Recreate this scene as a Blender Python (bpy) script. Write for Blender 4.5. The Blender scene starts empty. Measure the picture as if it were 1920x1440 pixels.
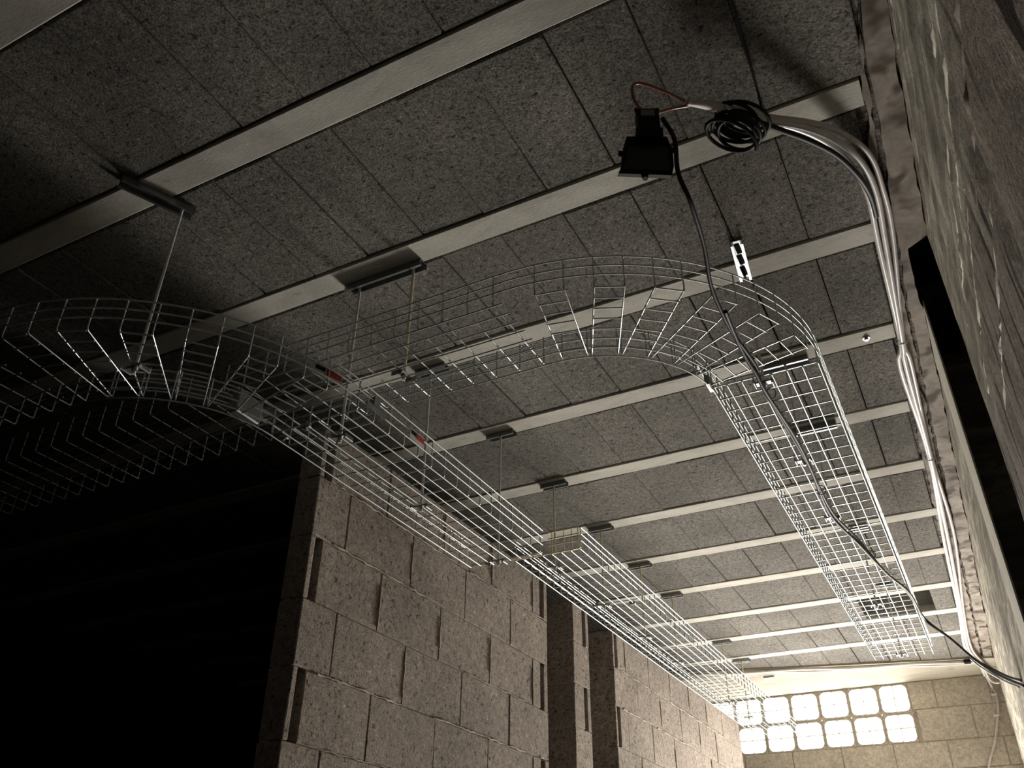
import bpy, math, random
from mathutils import Vector, Matrix
random.seed(7)
scene = bpy.context.scene
C = scene.collection

# ---------------------------------------------------------------- camera (origin of the world is the camera; floor at z = -1.5)
cam_d = bpy.data.cameras.new('camera'); cam = bpy.data.objects.new('camera', cam_d); C.objects.link(cam)
cam_d.sensor_fit = 'HORIZONTAL'; cam_d.sensor_width = 36.0; cam_d.lens = 1623.85 / 1920 * 36.0
cam_d.clip_start = 0.02; cam_d.clip_end = 100
R = [(0.88678797, 0.46209112, 0.00888225), (-0.24479588, 0.48590955, -0.83902735), (-0.39202306, 0.74186502, 0.54401674)]
m = Matrix(((R[0][0], -R[1][0], -R[2][0], 0), (R[0][1], -R[1][1], -R[2][1], 0), (R[0][2], -R[1][2], -R[2][2], 0), (0, 0, 0, 1)))
cam.matrix_world = m
scene.camera = cam

# ---------------------------------------------------------------- world and lights
world = bpy.data.worlds.new('World'); scene.world = world; world.use_nodes = True
wb = world.node_tree.nodes['Background']; wb.inputs[0].default_value = (1.0, 0.965, 0.92, 1); wb.inputs[1].default_value = 5.5

def area(name, loc, target, sx, sy, power, col):
    d = bpy.data.lights.new(name, 'AREA'); d.shape = 'RECTANGLE'; d.size = sx; d.size_y = sy; d.energy = power; d.color = col
    o = bpy.data.objects.new(name, d); C.objects.link(o); o.location = loc
    o.rotation_euler = (Vector(target) - Vector(loc)).to_track_quat('-Z', 'Y').to_euler()
    return o
# daylight coming in low through the doorway of the end wall, below the frame
area('doorway_daylight', (-0.75, 8.38, -0.55), (-0.75, 3.0, 0.0), 1.0, 1.5, 430, (1.0, 0.94, 0.87))
# daylight pouring down through the vent-block window
area('window_daylight', (-1.4, 8.75, 1.72), (-1.4, 6.0, 1.55), 1.7, 0.45, 42, (1.0, 0.95, 0.9))

scene.view_settings.view_transform = 'Standard'
scene.view_settings.look = 'None'
scene.view_settings.gamma = 1.0
scene.view_settings.use_curve_mapping = False
scene.view_settings.exposure = 0.0
try:
    scene.cycles.max_bounces = 6; scene.cycles.diffuse_bounces = 4; scene.cycles.glossy_bounces = 3
    scene.cycles.use_denoising = True
    scene.cycles.sample_clamp_indirect = 6.0
except Exception:
    pass

# ---------------------------------------------------------------- materials
def mat(name):
    mt = bpy.data.materials.new(name); mt.use_nodes = True
    nt = mt.node_tree; return mt, nt, nt.nodes['Principled BSDF']
def node(nt, kind, **kw):
    n = nt.nodes.new(kind)
    for k, v in kw.items():
        if k in n.inputs: n.inputs[k].default_value = v
        else: setattr(n, k, v)
    return n
def coords(nt, scale=(1, 1, 1)):
    tc = nt.nodes.new('ShaderNodeTexCoord'); mp = nt.nodes.new('ShaderNodeMapping')
    mp.inputs['Scale'].default_value = scale
    nt.links.new(tc.outputs['Object'], mp.inputs['Vector']); return mp.outputs['Vector']
def ramp(nt, fac, stops):
    r = nt.nodes.new('ShaderNodeValToRGB'); els = r.color_ramp.elements
    while len(els) < len(stops): els.new(0.5)
    for e, (p, c) in zip(els, stops): e.position = p; e.color = (c[0], c[1], c[2], 1)
    nt.links.new(fac, r.inputs['Fac']); return r.outputs['Color']
def mixc(nt, a, b, fac, mode='MIX'):
    mx = nt.nodes.new('ShaderNodeMix'); mx.data_type = 'RGBA'; mx.blend_type = mode
    for sock, v in ((mx.inputs['Factor'], fac), (mx.inputs['A'], a), (mx.inputs['B'], b)):
        if hasattr(v, 'links'): nt.links.new(v, sock)
        elif isinstance(v, (int, float)): sock.default_value = v
        else: sock.default_value = (v[0], v[1], v[2], 1)
    return mx.outputs['Result']
def bump(nt, h, bs, strength, dist):
    b = nt.nodes.new('ShaderNodeBump'); b.inputs['Strength'].default_value = strength; b.inputs['Distance'].default_value = dist
    nt.links.new(h, b.inputs['Height']); nt.links.new(b.outputs['Normal'], bs.inputs['Normal'])
def noise(nt, vec, scale, detail=3, rough=0.6, dist=0.0):
    n = nt.nodes.new('ShaderNodeTexNoise'); n.inputs['Scale'].default_value = scale; n.inputs['Detail'].default_value = detail
    n.inputs['Roughness'].default_value = rough; n.inputs['Distortion'].default_value = dist
    nt.links.new(vec, n.inputs['Vector']); return n.outputs['Fac']

def porous(name, dark, mid, light, gs, big=2.2, bigamt=0.35, pits=0.36, bstr=0.9, pd=0.30):
    """granular lightweight-concrete block"""
    mt, nt, bs = mat(name)
    v = coords(nt)
    n1 = noise(nt, v, gs, 4, 0.75)
    n2 = noise(nt, v, gs * 0.28, 3, 0.6)
    grain = ramp(nt, n1, [(pits, dark), (pits + 0.13, mid), (0.72, light)])
    n4 = noise(nt, v, gs * 0.45, 2, 0.5)
    pit = ramp(nt, n4, [(0.30, (pd,) * 3), (0.385, (1, 1, 1)), (0.64, (1, 1, 1)), (0.74, (1.6,) * 3)])
    grain = mixc(nt, grain, pit, 1.0, 'MULTIPLY')
    blot = ramp(nt, n2, [(0.3, (0.74, 0.74, 0.74)), (0.7, (1.2, 1.19, 1.18))])
    c = mixc(nt, grain, blot, 1.0, 'MULTIPLY')
    n3 = noise(nt, v, big, 4, 0.6)
    pat = ramp(nt, n3, [(0.35, (1 - bigamt,) * 3), (0.7, (1 + bigamt, 1 + bigamt * .95, 1 + bigamt * .9))])
    c = mixc(nt, c, pat, 1.0, 'MULTIPLY')
    nt.links.new(c, bs.inputs['Base Color']); bs.inputs['Roughness'].default_value = 0.95
    bs.inputs['Specular IOR Level'].default_value = 0.15
    bump(nt, n1, bs, bstr, 0.006)
    return mt
M_infill = porous('infill_block', (0.041, 0.039, 0.035), (0.140, 0.134, 0.120), (0.30, 0.287, 0.258), 150, 2.0, 0.2, 0.34, 0.8)
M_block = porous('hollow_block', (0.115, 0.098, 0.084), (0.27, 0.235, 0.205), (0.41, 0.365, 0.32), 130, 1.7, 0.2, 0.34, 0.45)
M_endblock = porous('window_lit_hollow_block', (0.34, 0.315, 0.27), (0.50, 0.465, 0.405), (0.60, 0.56, 0.49), 160, 1.4, 0.14, 0.30, 0.4, 0.85)  # block colour raised to stand in for window glow on the end wall
M_pier = M_block

def smooth_concrete(name, a, b, stain, scale=3.0, stretch=(1, 1, 1), spots=0.66):
    mt, nt, bs = mat(name); v = coords(nt, stretch)
    n1 = noise(nt, v, scale, 5, 0.6, 0.6); n2 = noise(nt, v, 60, 3, 0.7)
    c = ramp(nt, n1, [(0.3, a), (0.68, b)])
    f = ramp(nt, n2, [(0.3, (0.86,) * 3), (0.7, (1.1,) * 3)])
    c = mixc(nt, c, f, 1.0, 'MULTIPLY')
    if spots:
        n3 = noise(nt, v, 9, 2, 0.5); s = ramp(nt, n3, [(spots, (0, 0, 0)), (spots + .1, (1, 1, 1))])
        c = mixc(nt, c, stain, s)
    nt.links.new(c, bs.inputs['Base Color']); bs.inputs['Roughness'].default_value = 0.85
    bs.inputs['Specular IOR Level'].default_value = 0.2
    bump(nt, n2, bs, 0.25, 0.003); return mt
M_beam = smooth_concrete('precast_concrete', (0.37, 0.36, 0.318), (0.525, 0.51, 0.455), (0.29, 0.28, 0.245), 4.2, (1, 3, 3))
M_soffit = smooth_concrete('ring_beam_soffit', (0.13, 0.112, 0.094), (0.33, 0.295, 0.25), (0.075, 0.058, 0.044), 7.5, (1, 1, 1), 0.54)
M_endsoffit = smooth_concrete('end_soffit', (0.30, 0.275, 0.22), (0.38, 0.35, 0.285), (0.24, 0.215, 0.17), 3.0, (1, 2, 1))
M_plaster = smooth_concrete('pale_plaster', (0.76, 0.73, 0.62), (0.85, 0.82, 0.71), (0.62, 0.58, 0.48), 5.0)
M_mortar = smooth_concrete('mortar', (0.29, 0.255, 0.215), (0.42, 0.375, 0.32), (0.14, 0.12, 0.10), 14.0)
M_rubble = porous('mortar_rubble', (0.05, 0.045, 0.04), (0.16, 0.145, 0.125), (0.36, 0.33, 0.29), 60, 6, 0.5, 0.42)
M_joint = smooth_concrete('joint_mortar', (0.30, 0.265, 0.215), (0.50, 0.455, 0.375), (0.16, 0.14, 0.115), 22.0)
M_floor = smooth_concrete('floor_screed', (0.055, 0.05, 0.045), (0.08, 0.072, 0.065), (0.04, 0.04, 0.036), 1.2)  # unseen floor darkened to weaken the light bounced upward
M_dark = smooth_concrete('darkened_room_render', (0.010, 0.010, 0.011), (0.014, 0.014, 0.015), (0.01, 0.01, 0.01), 1.2)  # near-black colour stands in for the darkness of the left rooms
M_back = smooth_concrete('darkened_back_render', (0.02, 0.02, 0.02), (0.03, 0.03, 0.03), (0.02, 0.02, 0.02), 1.2)  # unseen wall darkened so little light bounces back from it

def rough_wall():
    """board-marked concrete and mortar runs: light band on top, browner rubble below, streaks run down the wall"""
    mt, nt, bs = mat('board_marked_concrete')
    tc = nt.nodes.new('ShaderNodeTexCoord'); sep = nt.nodes.new('ShaderNodeSeparateXYZ'); nt.links.new(tc.outputs['Object'], sep.inputs[0])
    v1 = coords(nt, (1, 0.8, 4.5)); v2 = coords(nt, (1, 4.2, 0.8)); v3 = coords(nt)
    horiz = noise(nt, v1, 3.6, 6, 0.6, 0.5); vert = noise(nt, v2, 2.6, 5, 0.55, 0.9); fine = noise(nt, v3, 60, 5, 0.8); lump = noise(nt, v3, 6, 4, 0.6)
    light = ramp(nt, horiz, [(0.34, (0.27, 0.245, 0.20)), (0.43, (0.40, 0.37, 0.305)), (0.52, (0.47, 0.44, 0.365)), (0.60, (0.72, 0.69, 0.57))])
    rub = ramp(nt, fine, [(0.33, (0.13, 0.11, 0.092)), (0.5, (0.34, 0.30, 0.255)), (0.68, (0.52, 0.465, 0.40))])
    crack = ramp(nt, vert, [(0.385, (0.12, 0.11, 0.10)), (0.405, (0.85, 0.85, 0.85)), (0.45, (1, 1, 1)), (0.60, (1, 1, 1)), (0.68, (1.4, 1.35, 1.22))])
    rub = mixc(nt, rub, crack, 1.0, 'MULTIPLY')
    # height of the boundary wanders between the smooth band and the rubble
    add = nt.nodes.new('ShaderNodeMath'); add.operation = 'MULTIPLY_ADD'; nt.links.new(lump, add.inputs[0]); add.inputs[1].default_value = 0.35; nt.links.new(sep.outputs['Z'], add.inputs[2])
    # far part of the wall is smooth too
    mr = nt.nodes.new('ShaderNodeMapRange'); nt.links.new(add.outputs[0], mr.inputs[0]); mr.inputs[1].default_value = 1.30; mr.inputs[2].default_value = 1.55
    far = nt.nodes.new('ShaderNodeMapRange'); nt.links.new(sep.outputs['Y'], far.inputs[0]); far.inputs[1].default_value = 2.6; far.inputs[2].default_value = 3.4
    mx = nt.nodes.new('ShaderNodeMath'); mx.operation = 'MAXIMUM'; nt.links.new(mr.outputs[0], mx.inputs[0]); nt.links.new(far.outputs[0], mx.inputs[1])
    grit = ramp(nt, fine, [(0.3, (0.72,) * 3), (0.65, (1.12,) * 3)])
    light = mixc(nt, light, grit, 1.0, 'MULTIPLY')
    c = mixc(nt, rub, light, mx.outputs[0])
    nt.links.new(c, bs.inputs['Base Color']); bs.inputs['Roughness'].default_value = 0.92; bs.inputs['Specular IOR Level'].default_value = 0.15
    s = nt.nodes.new('ShaderNodeMath'); s.operation = 'MULTIPLY_ADD'; nt.links.new(vert, s.inputs[0]); s.inputs[1].default_value = 0.5; nt.links.new(fine, s.inputs[2])
    bump(nt, s.outputs[0], bs, 0.8, 0.012); return mt
M_right = rough_wall()

def metal(name, col, rough, metallic=1.0):
    mt, nt, bs = mat(name); v = coords(nt); n = noise(nt, v, 40, 2, 0.5)
    c = ramp(nt, n, [(0.3, tuple(k * 0.8 for k in col)), (0.7, col)]); nt.links.new(c, bs.inputs['Base Color'])
    bs.inputs['Metallic'].default_value = metallic; bs.inputs['Roughness'].default_value = rough; return mt
M_zinc = metal('bright_zinc_wire', (0.64, 0.69, 0.69), 0.37, 1.0)
M_chan = metal('galvanised_channel', (0.34, 0.345, 0.34), 0.45)
M_rod = metal('yellow_zinc_rod', (0.92, 0.84, 0.60), 0.45, 0.35)
M_steel = metal('plain_zinc_rod', (0.82, 0.82, 0.78), 0.45, 0.35)
def plastic(name, col, rough, spec=0.5, var=0.12):
    mt, nt, bs = mat(name); v = coords(nt); n = noise(nt, v, 18, 3, 0.5)
    c = ramp(nt, n, [(0.3, tuple(k * (1 - var) for k in col)), (0.7, tuple(k * (1 + var) for k in col))]); nt.links.new(c, bs.inputs['Base Color'])
    bs.inputs['Roughness'].default_value = rough; bs.inputs['Specular IOR Level'].default_value = spec; return mt
M_white = plastic('grey_white_sheath', (0.60, 0.585, 0.56), 0.28, 0.7)
M_white2 = plastic('pinkish_white_sheath', (0.55, 0.50, 0.485), 0.33, 0.6)
M_black = plastic('black_cable_sheath', (0.009, 0.010, 0.012), 0.55, 0.25)
M_lampblack = plastic('black_lamp_housing', (0.006, 0.0065, 0.007), 0.6, 0.15)
M_glass = plastic('dark_lamp_glass', (0.010, 0.011, 0.013), 0.3, 0.4)
M_grey = plastic('grey_label', (0.16, 0.17, 0.165), 0.6)
M_orange = plastic('copper_loop', (0.30, 0.10, 0.055), 0.25, 0.8)
M_red = plastic('red_print', (0.50, 0.045, 0.03), 0.5)
M_tag = plastic('white_tag', (0.62, 0.60, 0.56), 0.45)
M_hole = plastic('shade_black', (0.02, 0.02, 0.022), 0.9, 0.1)  # near-black colour stands in for shade inside gaps and the side room

# ---------------------------------------------------------------- mesh helpers (world coordinates, shifted to the parent)
class MB:
    def __init__(s): s.v = []; s.f = []; s.sm = []
    def add(s, vs, fs, smooth=False):
        o = len(s.v); s.v += [tuple(p) for p in vs]; s.f += [tuple(i + o for i in f) for f in fs]; s.sm += [smooth] * len(fs)
    def box(s, a, b):
        x0, y0, z0 = a; x1, y1, z1 = b
        s.add([(x0, y0, z0), (x1, y0, z0), (x1, y1, z0), (x0, y1, z0), (x0, y0, z1), (x1, y0, z1), (x1, y1, z1), (x0, y1, z1)],
              [(0, 3, 2, 1), (4, 5, 6, 7), (0, 1, 5, 4), (1, 2, 6, 5), (2, 3, 7, 6), (3, 0, 4, 7)])
    def bbox(s, a, b, r, j=0.0):
        """box with chamfered edges, optionally a little irregular"""
        x = (a[0], b[0]); y = (a[1], b[1]); z = (a[2], b[2]); vs = []; idx = {}
        for i in (0, 1):
            for k in (0, 1):
                for l in (0, 1):
                    sx, sy, sz = (1, -1)[i], (1, -1)[k], (1, -1)[l]
                    for ax in range(3):
                        p = [x[i] + sx * r, y[k] + sy * r, z[l] + sz * r]; p[ax] = (x[i], y[k], z[l])[ax]
                        if j: p = [q + random.uniform(-j, j) for q in p]
                        idx[(i, k, l, ax)] = len(vs); vs.append(p)
        fs = []
        def q(*k): fs.append(tuple(idx[t] for t in k))
        for i in (0, 1):
            o = [(i, 0, 0, 0), (i, 1, 0, 0), (i, 1, 1, 0), (i, 0, 1, 0)]; q(*(o if i else o[::-1]))
            o = [(0, i, 0, 1), (1, i, 0, 1), (1, i, 1, 1), (0, i, 1, 1)]; q(*(o if not i else o[::-1]))
            o = [(0, 0, i, 2), (1, 0, i, 2), (1, 1, i, 2), (0, 1, i, 2)]; q(*(o if i else o[::-1]))
        for p in (0, 1):
            for t in (0, 1):
                q((p, t, 0, 0), (p, t, 1, 0), (p, t, 1, 1), (p, t, 0, 1))
                q((p, 0, t, 0), (p, 1, t, 0), (p, 1, t, 2), (p, 0, t, 2))
                q((0, p, t, 1), (1, p, t, 1), (1, p, t, 2), (0, p, t, 2))
                for u in (0, 1): fs.append((idx[(p, t, u, 0)], idx[(p, t, u, 1)], idx[(p, t, u, 2)]))
        s.add(vs, fs)
    def tube(s, pts, r, n=6, cap=True):
        pts = [Vector(p) for p in pts]
        out = [pts[0]]
        for p in pts[1:]:
            if (p - out[-1]).length > 1e-6: out.append(p)
        pts = out; L = len(pts)
        T = []
        for i in range(L):
            t = (pts[min(i + 1, L - 1)] - pts[max(i - 1, 0)]); T.append(t.normalized())
        ref = Vector((0, 0, 1)) if abs(T[0].z) < 0.9 else Vector((1, 0, 0))
        nrm = T[0].cross(ref).normalized(); vs = []; fs = []
        for i in range(L):
            nrm = (nrm - T[i] * nrm.dot(T[i])).normalized(); b = T[i].cross(nrm)
            k = 1.0
            if 0 < i < L - 1:
                c = (pts[i] - pts[i - 1]).normalized().dot((pts[i + 1] - pts[i]).normalized()); k = 1.0 / max(0.5, math.sqrt((1 + c) / 2))
            rr = r(i / (L - 1)) if callable(r) else r
            for a in range(n):
                th = 2 * math.pi * a / n; vs.append(pts[i] + (nrm * math.cos(th) + b * math.sin(th)) * rr * min(k, 1.3))
        for i in range(L - 1):
            for a in range(n):
                fs.append((i * n + a, i * n + (a + 1) % n, (i + 1) * n + (a + 1) % n, (i + 1) * n + a))
        s.add(vs, fs, True)
        if cap:
            s.add(vs[:n], [tuple(range(n))[::-1]], False); s.add(vs[-n:], [tuple(range(n))], False)
    def prism(s, loop, h):
        """loop of 3-D points extruded by the vector h"""
        n = len(loop); h = Vector(h); vs = [Vector(p) for p in loop] + [Vector(p) + h for p in loop]
        s.add(vs, [tuple(range(n))[::-1], tuple(range(n, 2 * n))] + [(i, (i + 1) % n, n + (i + 1) % n, n + i) for i in range(n)])
    def build(s, name, mt, parent=None, recalc=False):
        off = Vector(parent.matrix_world_loc) if False else (Vector(parent['_w']) if parent else Vector((0, 0, 0)))
        me = bpy.data.meshes.new(name); me.from_pydata([tuple(Vector(p) - off) for p in s.v], [], s.f)
        for p, k in zip(me.polygons, s.sm): p.use_smooth = k
        me.materials.append(mt); me.validate()
        o = bpy.data.objects.new(name, me); C.objects.link(o)
        if parent: o.parent = parent; o['_w'] = tuple(off)
        return o
def tag(o, label, cat, group=None):
    o['label'] = label; o['category'] = cat
    if group: o['group'] = group
    return o
def thing(name, loc, label, cat, group=None):
    o = bpy.data.objects.new(name, None); C.objects.link(o); o.location = loc; o['_w'] = tuple(loc); o.empty_display_size = 0.05
    return tag(o, label, cat, group)
def solo(mb, name, mt, loc, label, cat, group=None):
    """a thing that is one mesh; its origin sits at loc"""
    off = Vector(loc); mb.v = [tuple(Vector(p) - off) for p in mb.v]; o = mb.build(name, mt); o.location = loc
    return tag(o, label, cat, group)
def struct(mb, name, mt):
    o = mb.build(name, mt); o['kind'] = 'structure'; return o
def spline(pts, n=8):
    P = [Vector(p) for p in pts]; P = [P[0] * 2 - P[1]] + P + [P[-1] * 2 - P[-2]]; out = []
    for i in range(1, len(P) - 2):
        for k in range(n):
            t = k / n; a, b, c, d = P[i - 1], P[i], P[i + 1], P[i + 2]
            out.append(0.5 * ((2 * b) + (c - a) * t + (2 * a - 5 * b + 4 * c - d) * t * t + (3 * b - a - 3 * c + d) * t ** 3))
    out.append(P[-2]); return out

# ---------------------------------------------------------------- the setting
H = 1.974          # underside of the ceiling beams
WX = 0.218         # right wall plane, near part
WF = 0.168         # right wall plane, far part beyond the opening
EY = 8.47          # end wall plane
LX = -1.885        # left block wall plane
LT = 1.612         # top of the left block wall
XD = -6.0          # far side of the dark rooms on the left
YB = -3.0          # wall behind the camera

b = MB(); b.box((XD, YB, -1.6), (WX + 1.2, EY, -1.5)); struct(b, 'floor', M_floor)
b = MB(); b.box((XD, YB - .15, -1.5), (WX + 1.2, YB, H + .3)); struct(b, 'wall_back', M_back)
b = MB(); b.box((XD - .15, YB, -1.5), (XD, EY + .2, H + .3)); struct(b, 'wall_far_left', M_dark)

# ceiling infill: rows of lightweight blocks between the beams, butted with narrow gaps
ye = [0.645, 1.248, 1.871, 2.466, 3.066, 3.674, 4.274, 4.884, 5.488, 6.110, 6.672, 7.225]   # far edge of every beam
BW = 0.102
b = MB()
def ringedge(x): return 7.97 + 0.27 * (x - 0.05) if x > -2.4 else 7.31
rows = [(YB, ye[0] - BW)] + [(ye[i], ye[i + 1] - BW) for i in range(len(ye) - 1)] + [(ye[-1], None)]
RE = [.16, .15, .135, .088, .052, .038, .022, .018, .006, .002, .0, .0, .0]
for ri, (y0, y1) in enumerate(rows):
    re_ = RE[min(ri, 12)]
    xs = [re_] + [-0.134 - 0.2268 * i for i in range(27)]
    for i in range(len(xs) - 1):
        xa, xb = xs[i + 1], xs[i]
        if y1 is None: yy = 8.0
        else: yy = y1
        if abs(y0 - 6.110) < .01 and xb < -0.13 and xa > -0.60: continue        # two blocks are missing here
        g = random.choice((.0008, .0015, .003, .005, .007)); dz = random.uniform(-0.002, 0.003)
        a_ = (xa + g / 2, y0 + 0.005 + random.uniform(0, .005), H + 0.0035 + dz); b_ = (xb - g / 2, yy - 0.005 - random.uniform(0, .005), H + 0.17)
        b.bbox(a_, b_, 0.004, 0.0015)
struct(b, 'ceiling', M_infill)
b = MB(); b.box((XD, YB, H + .19), (WX + 1.2, EY + .2, H + .3)); o = struct(b, 'ceiling_topping', M_hole); o.name = 'ceiling_slab'

# beams
blabels = [
 'pale concrete ceiling beam cut off by the top left corner of the photo',
 'widest-looking pale concrete ceiling beam, with the slanted bracket near its left end',
 'pale concrete ceiling beam behind the black floodlight, carrying the long bracket with two rods',
 'pale concrete ceiling beam crossed by the bright slotted strut',
 'pale concrete ceiling beam with a bolt near its right end',
 'pale concrete ceiling beam next beyond the one with the bolt, towards the window',
 'pale concrete ceiling beam two beyond the one with the bolt, towards the window',
 'pale concrete ceiling beam two before the gap of missing blocks, on its camera side',
 'pale concrete ceiling beam one before the gap of missing blocks, on its camera side',
 'pale concrete ceiling beam along the camera side of the gap of missing blocks',
 'pale concrete ceiling beam along the window side of the gap of missing blocks',
 'brightest pale concrete ceiling beam, last one before the window']
for i, e in enumerate(ye):
    xr = [0.16, 0.15, 0.115, 0.06, 0.048, 0.03, 0.03, 0.045, 0.02, 0.01, 0.01, 0.005][i]
    b = MB(); y0, y1 = e - BW, e
    # inverted-T section with a small chamfer on the lower arrises
    c = 0.004
    loop = [(XD, y0 + c, H), (XD, y1 - c, H), (XD, y1, H + c), (XD, y1, H + .045), (XD, y1 - .03, H + .05), (XD, y1 - .03, H + .18), (XD, y0 + .03, H + .18), (XD, y0 + .03, H + .05), (XD, y0, H + .045), (XD, y0, H + c)]
    b.prism(loop, (xr - XD, 0, 0))
    o = solo(b, 'ceiling_beam', M_beam, (-2.0, e - BW / 2, H), blabels[i], 'beam', 'concrete ceiling beams')
    o['_w'] = (-2.0, e - BW / 2, H)
    if i == 4:
        bt = MB(); bt.tube([(-0.055, e - .05, H + .002), (-0.055, e - .05, H - .012)], .008, 6); bt.tube([(-0.055, e - .05, H), (-0.055, e - .05, H - .004)], .014, 12)
        bo = bt.build('bolt', M_chan, o); bo['label'] = 'zinc bolt head'

# ring-beam strip of the ceiling along the right wall, ragged on its inner edge
def ragged_strip(name, mt, inner, outer, z0, z1, amp, n=90):
    vs = []; fs = []
    rn = random.Random(3); prev = 0
    for i in range(n + 1):
        t = i / n; a = Vector(inner[0]).lerp(Vector(inner[1]), t); c = Vector(outer[0]).lerp(Vector(outer[1]), t)
        prev = prev * .55 + rn.uniform(-amp, amp)
        d = (a - c).normalized(); a = a + d * prev
        mid = a.lerp(c, 0.4)
        for p, z in ((a, z1), (a, z0 + rn.uniform(0, .006)), (mid, z0 + rn.uniform(-.002, .004)), (c, z0)):
            vs.append((p.x, p.y, z))
    for i in range(n):
        for k in range(3): fs.append((i * 4 + k, i * 4 + k + 1, i * 4 + 5 + k, i * 4 + 4 + k))
    m_ = MB(); m_.add(vs, fs); return struct(m_, name, mt)
def inner_x(y):
    P = [(-3, .17), (1.2, .15), (1.55, .138), (1.76, .112), (2.0, .098), (2.45, .058), (3.0, .042), (3.7, .025), (5, .012), (8, .0)]
    for (a, xa), (c, xc) in zip(P, P[1:]):
        if y <= c: return xa + (xc - xa) * (y - a) / (c - a)
    return P[-1][1]
def strip(name, mt, fin, fout, z0, amp, n, seed):
    rn = random.Random(seed); vs = []; fs = []; pa = pb = 0
    for i in range(n + 1):
        y = YB + (8.02 - YB) * (i / n); pa = pa * .5 + rn.uniform(-amp, amp); pb = pb * .5 + rn.uniform(-amp, amp)
        a, c = fin(y) + pa, fout(y) + pb
        for x, z in ((a, H + .1), (a, z0), (a * .6 + c * .4, z0), (c, z0), (c, H + .1)): vs.append((x, y, z))
    for i in range(n):
        for k in range(4): fs.append((i * 5 + k, i * 5 + k + 1, i * 5 + 6 + k, i * 5 + 5 + k))
    m_ = MB(); m_.add(vs, fs); return struct(m_, name, mt)
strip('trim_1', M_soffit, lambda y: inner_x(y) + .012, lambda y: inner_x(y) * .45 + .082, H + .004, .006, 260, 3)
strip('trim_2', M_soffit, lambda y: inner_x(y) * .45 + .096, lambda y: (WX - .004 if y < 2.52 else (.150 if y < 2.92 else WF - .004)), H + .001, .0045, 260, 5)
b = MB(); b.box((-.02, YB, H + .02), (WX + .1, 2.5, H + .12)); b.box((-.02, 2.5, H + .02), (.146, 2.95, H + .12)); b.box((-.02, 2.95, H + .02), (WF + .1, 8.1, H + .12)); struct(b, 'ceiling_edge', M_rubble)
# end ring beam soffit (slightly skewed inner edge)
b = MB(); SZ = H - 0.012
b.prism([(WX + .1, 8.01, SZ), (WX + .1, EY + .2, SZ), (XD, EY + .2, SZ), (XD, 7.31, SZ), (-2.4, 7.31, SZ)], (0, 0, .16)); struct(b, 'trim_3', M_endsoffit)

# block wall builder in the plane x = const or y = const
def courses(b, bm, plane, axis, u0, u1, zs, shift, thick, sign, holes=(), notch0=False, notch1=False):
    """bm gets the blocks, b the mortar behind; u runs along the wall"""
    for ci in range(len(zs) - 1):
        z0, z1 = zs[ci], zs[ci + 1]
        cuts = [u0]; p = u0 - 10
        js = [shift[ci % 2] + 0.425 * k for k in range(-30, 40)]
        cuts += [j for j in js if u0 + .05 < j < u1 - .05] + [u1]
        if notch0 and ci % 2 == notch0 - 1: cuts = [u0, u0 + .03, u0 + .085] + [c for c in cuts[1:] if c > u0 + .12]; skip0 = True
        else: skip0 = False
        if notch1 and ci % 2 == notch1 - 1: cuts = [c for c in cuts[:-1] if c < u1 - .12] + [u1 - .085, u1 - .045, u1]; skip1 = True
        else: skip1 = False
        for i in range(len(cuts) - 1):
            if skip0 and i == 1: continue
            if skip1 and i == len(cuts) - 3 + 0 and abs(cuts[i] - (u1 - .085)) < 1e-6: continue
            g = 0.004; a, c = cuts[i] + g, cuts[i + 1] - g; d = random.uniform(0, .004)
            if axis == 'y': bm.bbox((plane - thick * 0 - .12 * sign * 0 + min(0, -sign * .12), a, z0 + g), (plane - d * sign, c, z1 - g), .004, .0012)
            else: bm.bbox((a, plane + d, z0 + g), (c, plane + .12, z1 - g), .004, .0012)

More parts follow.
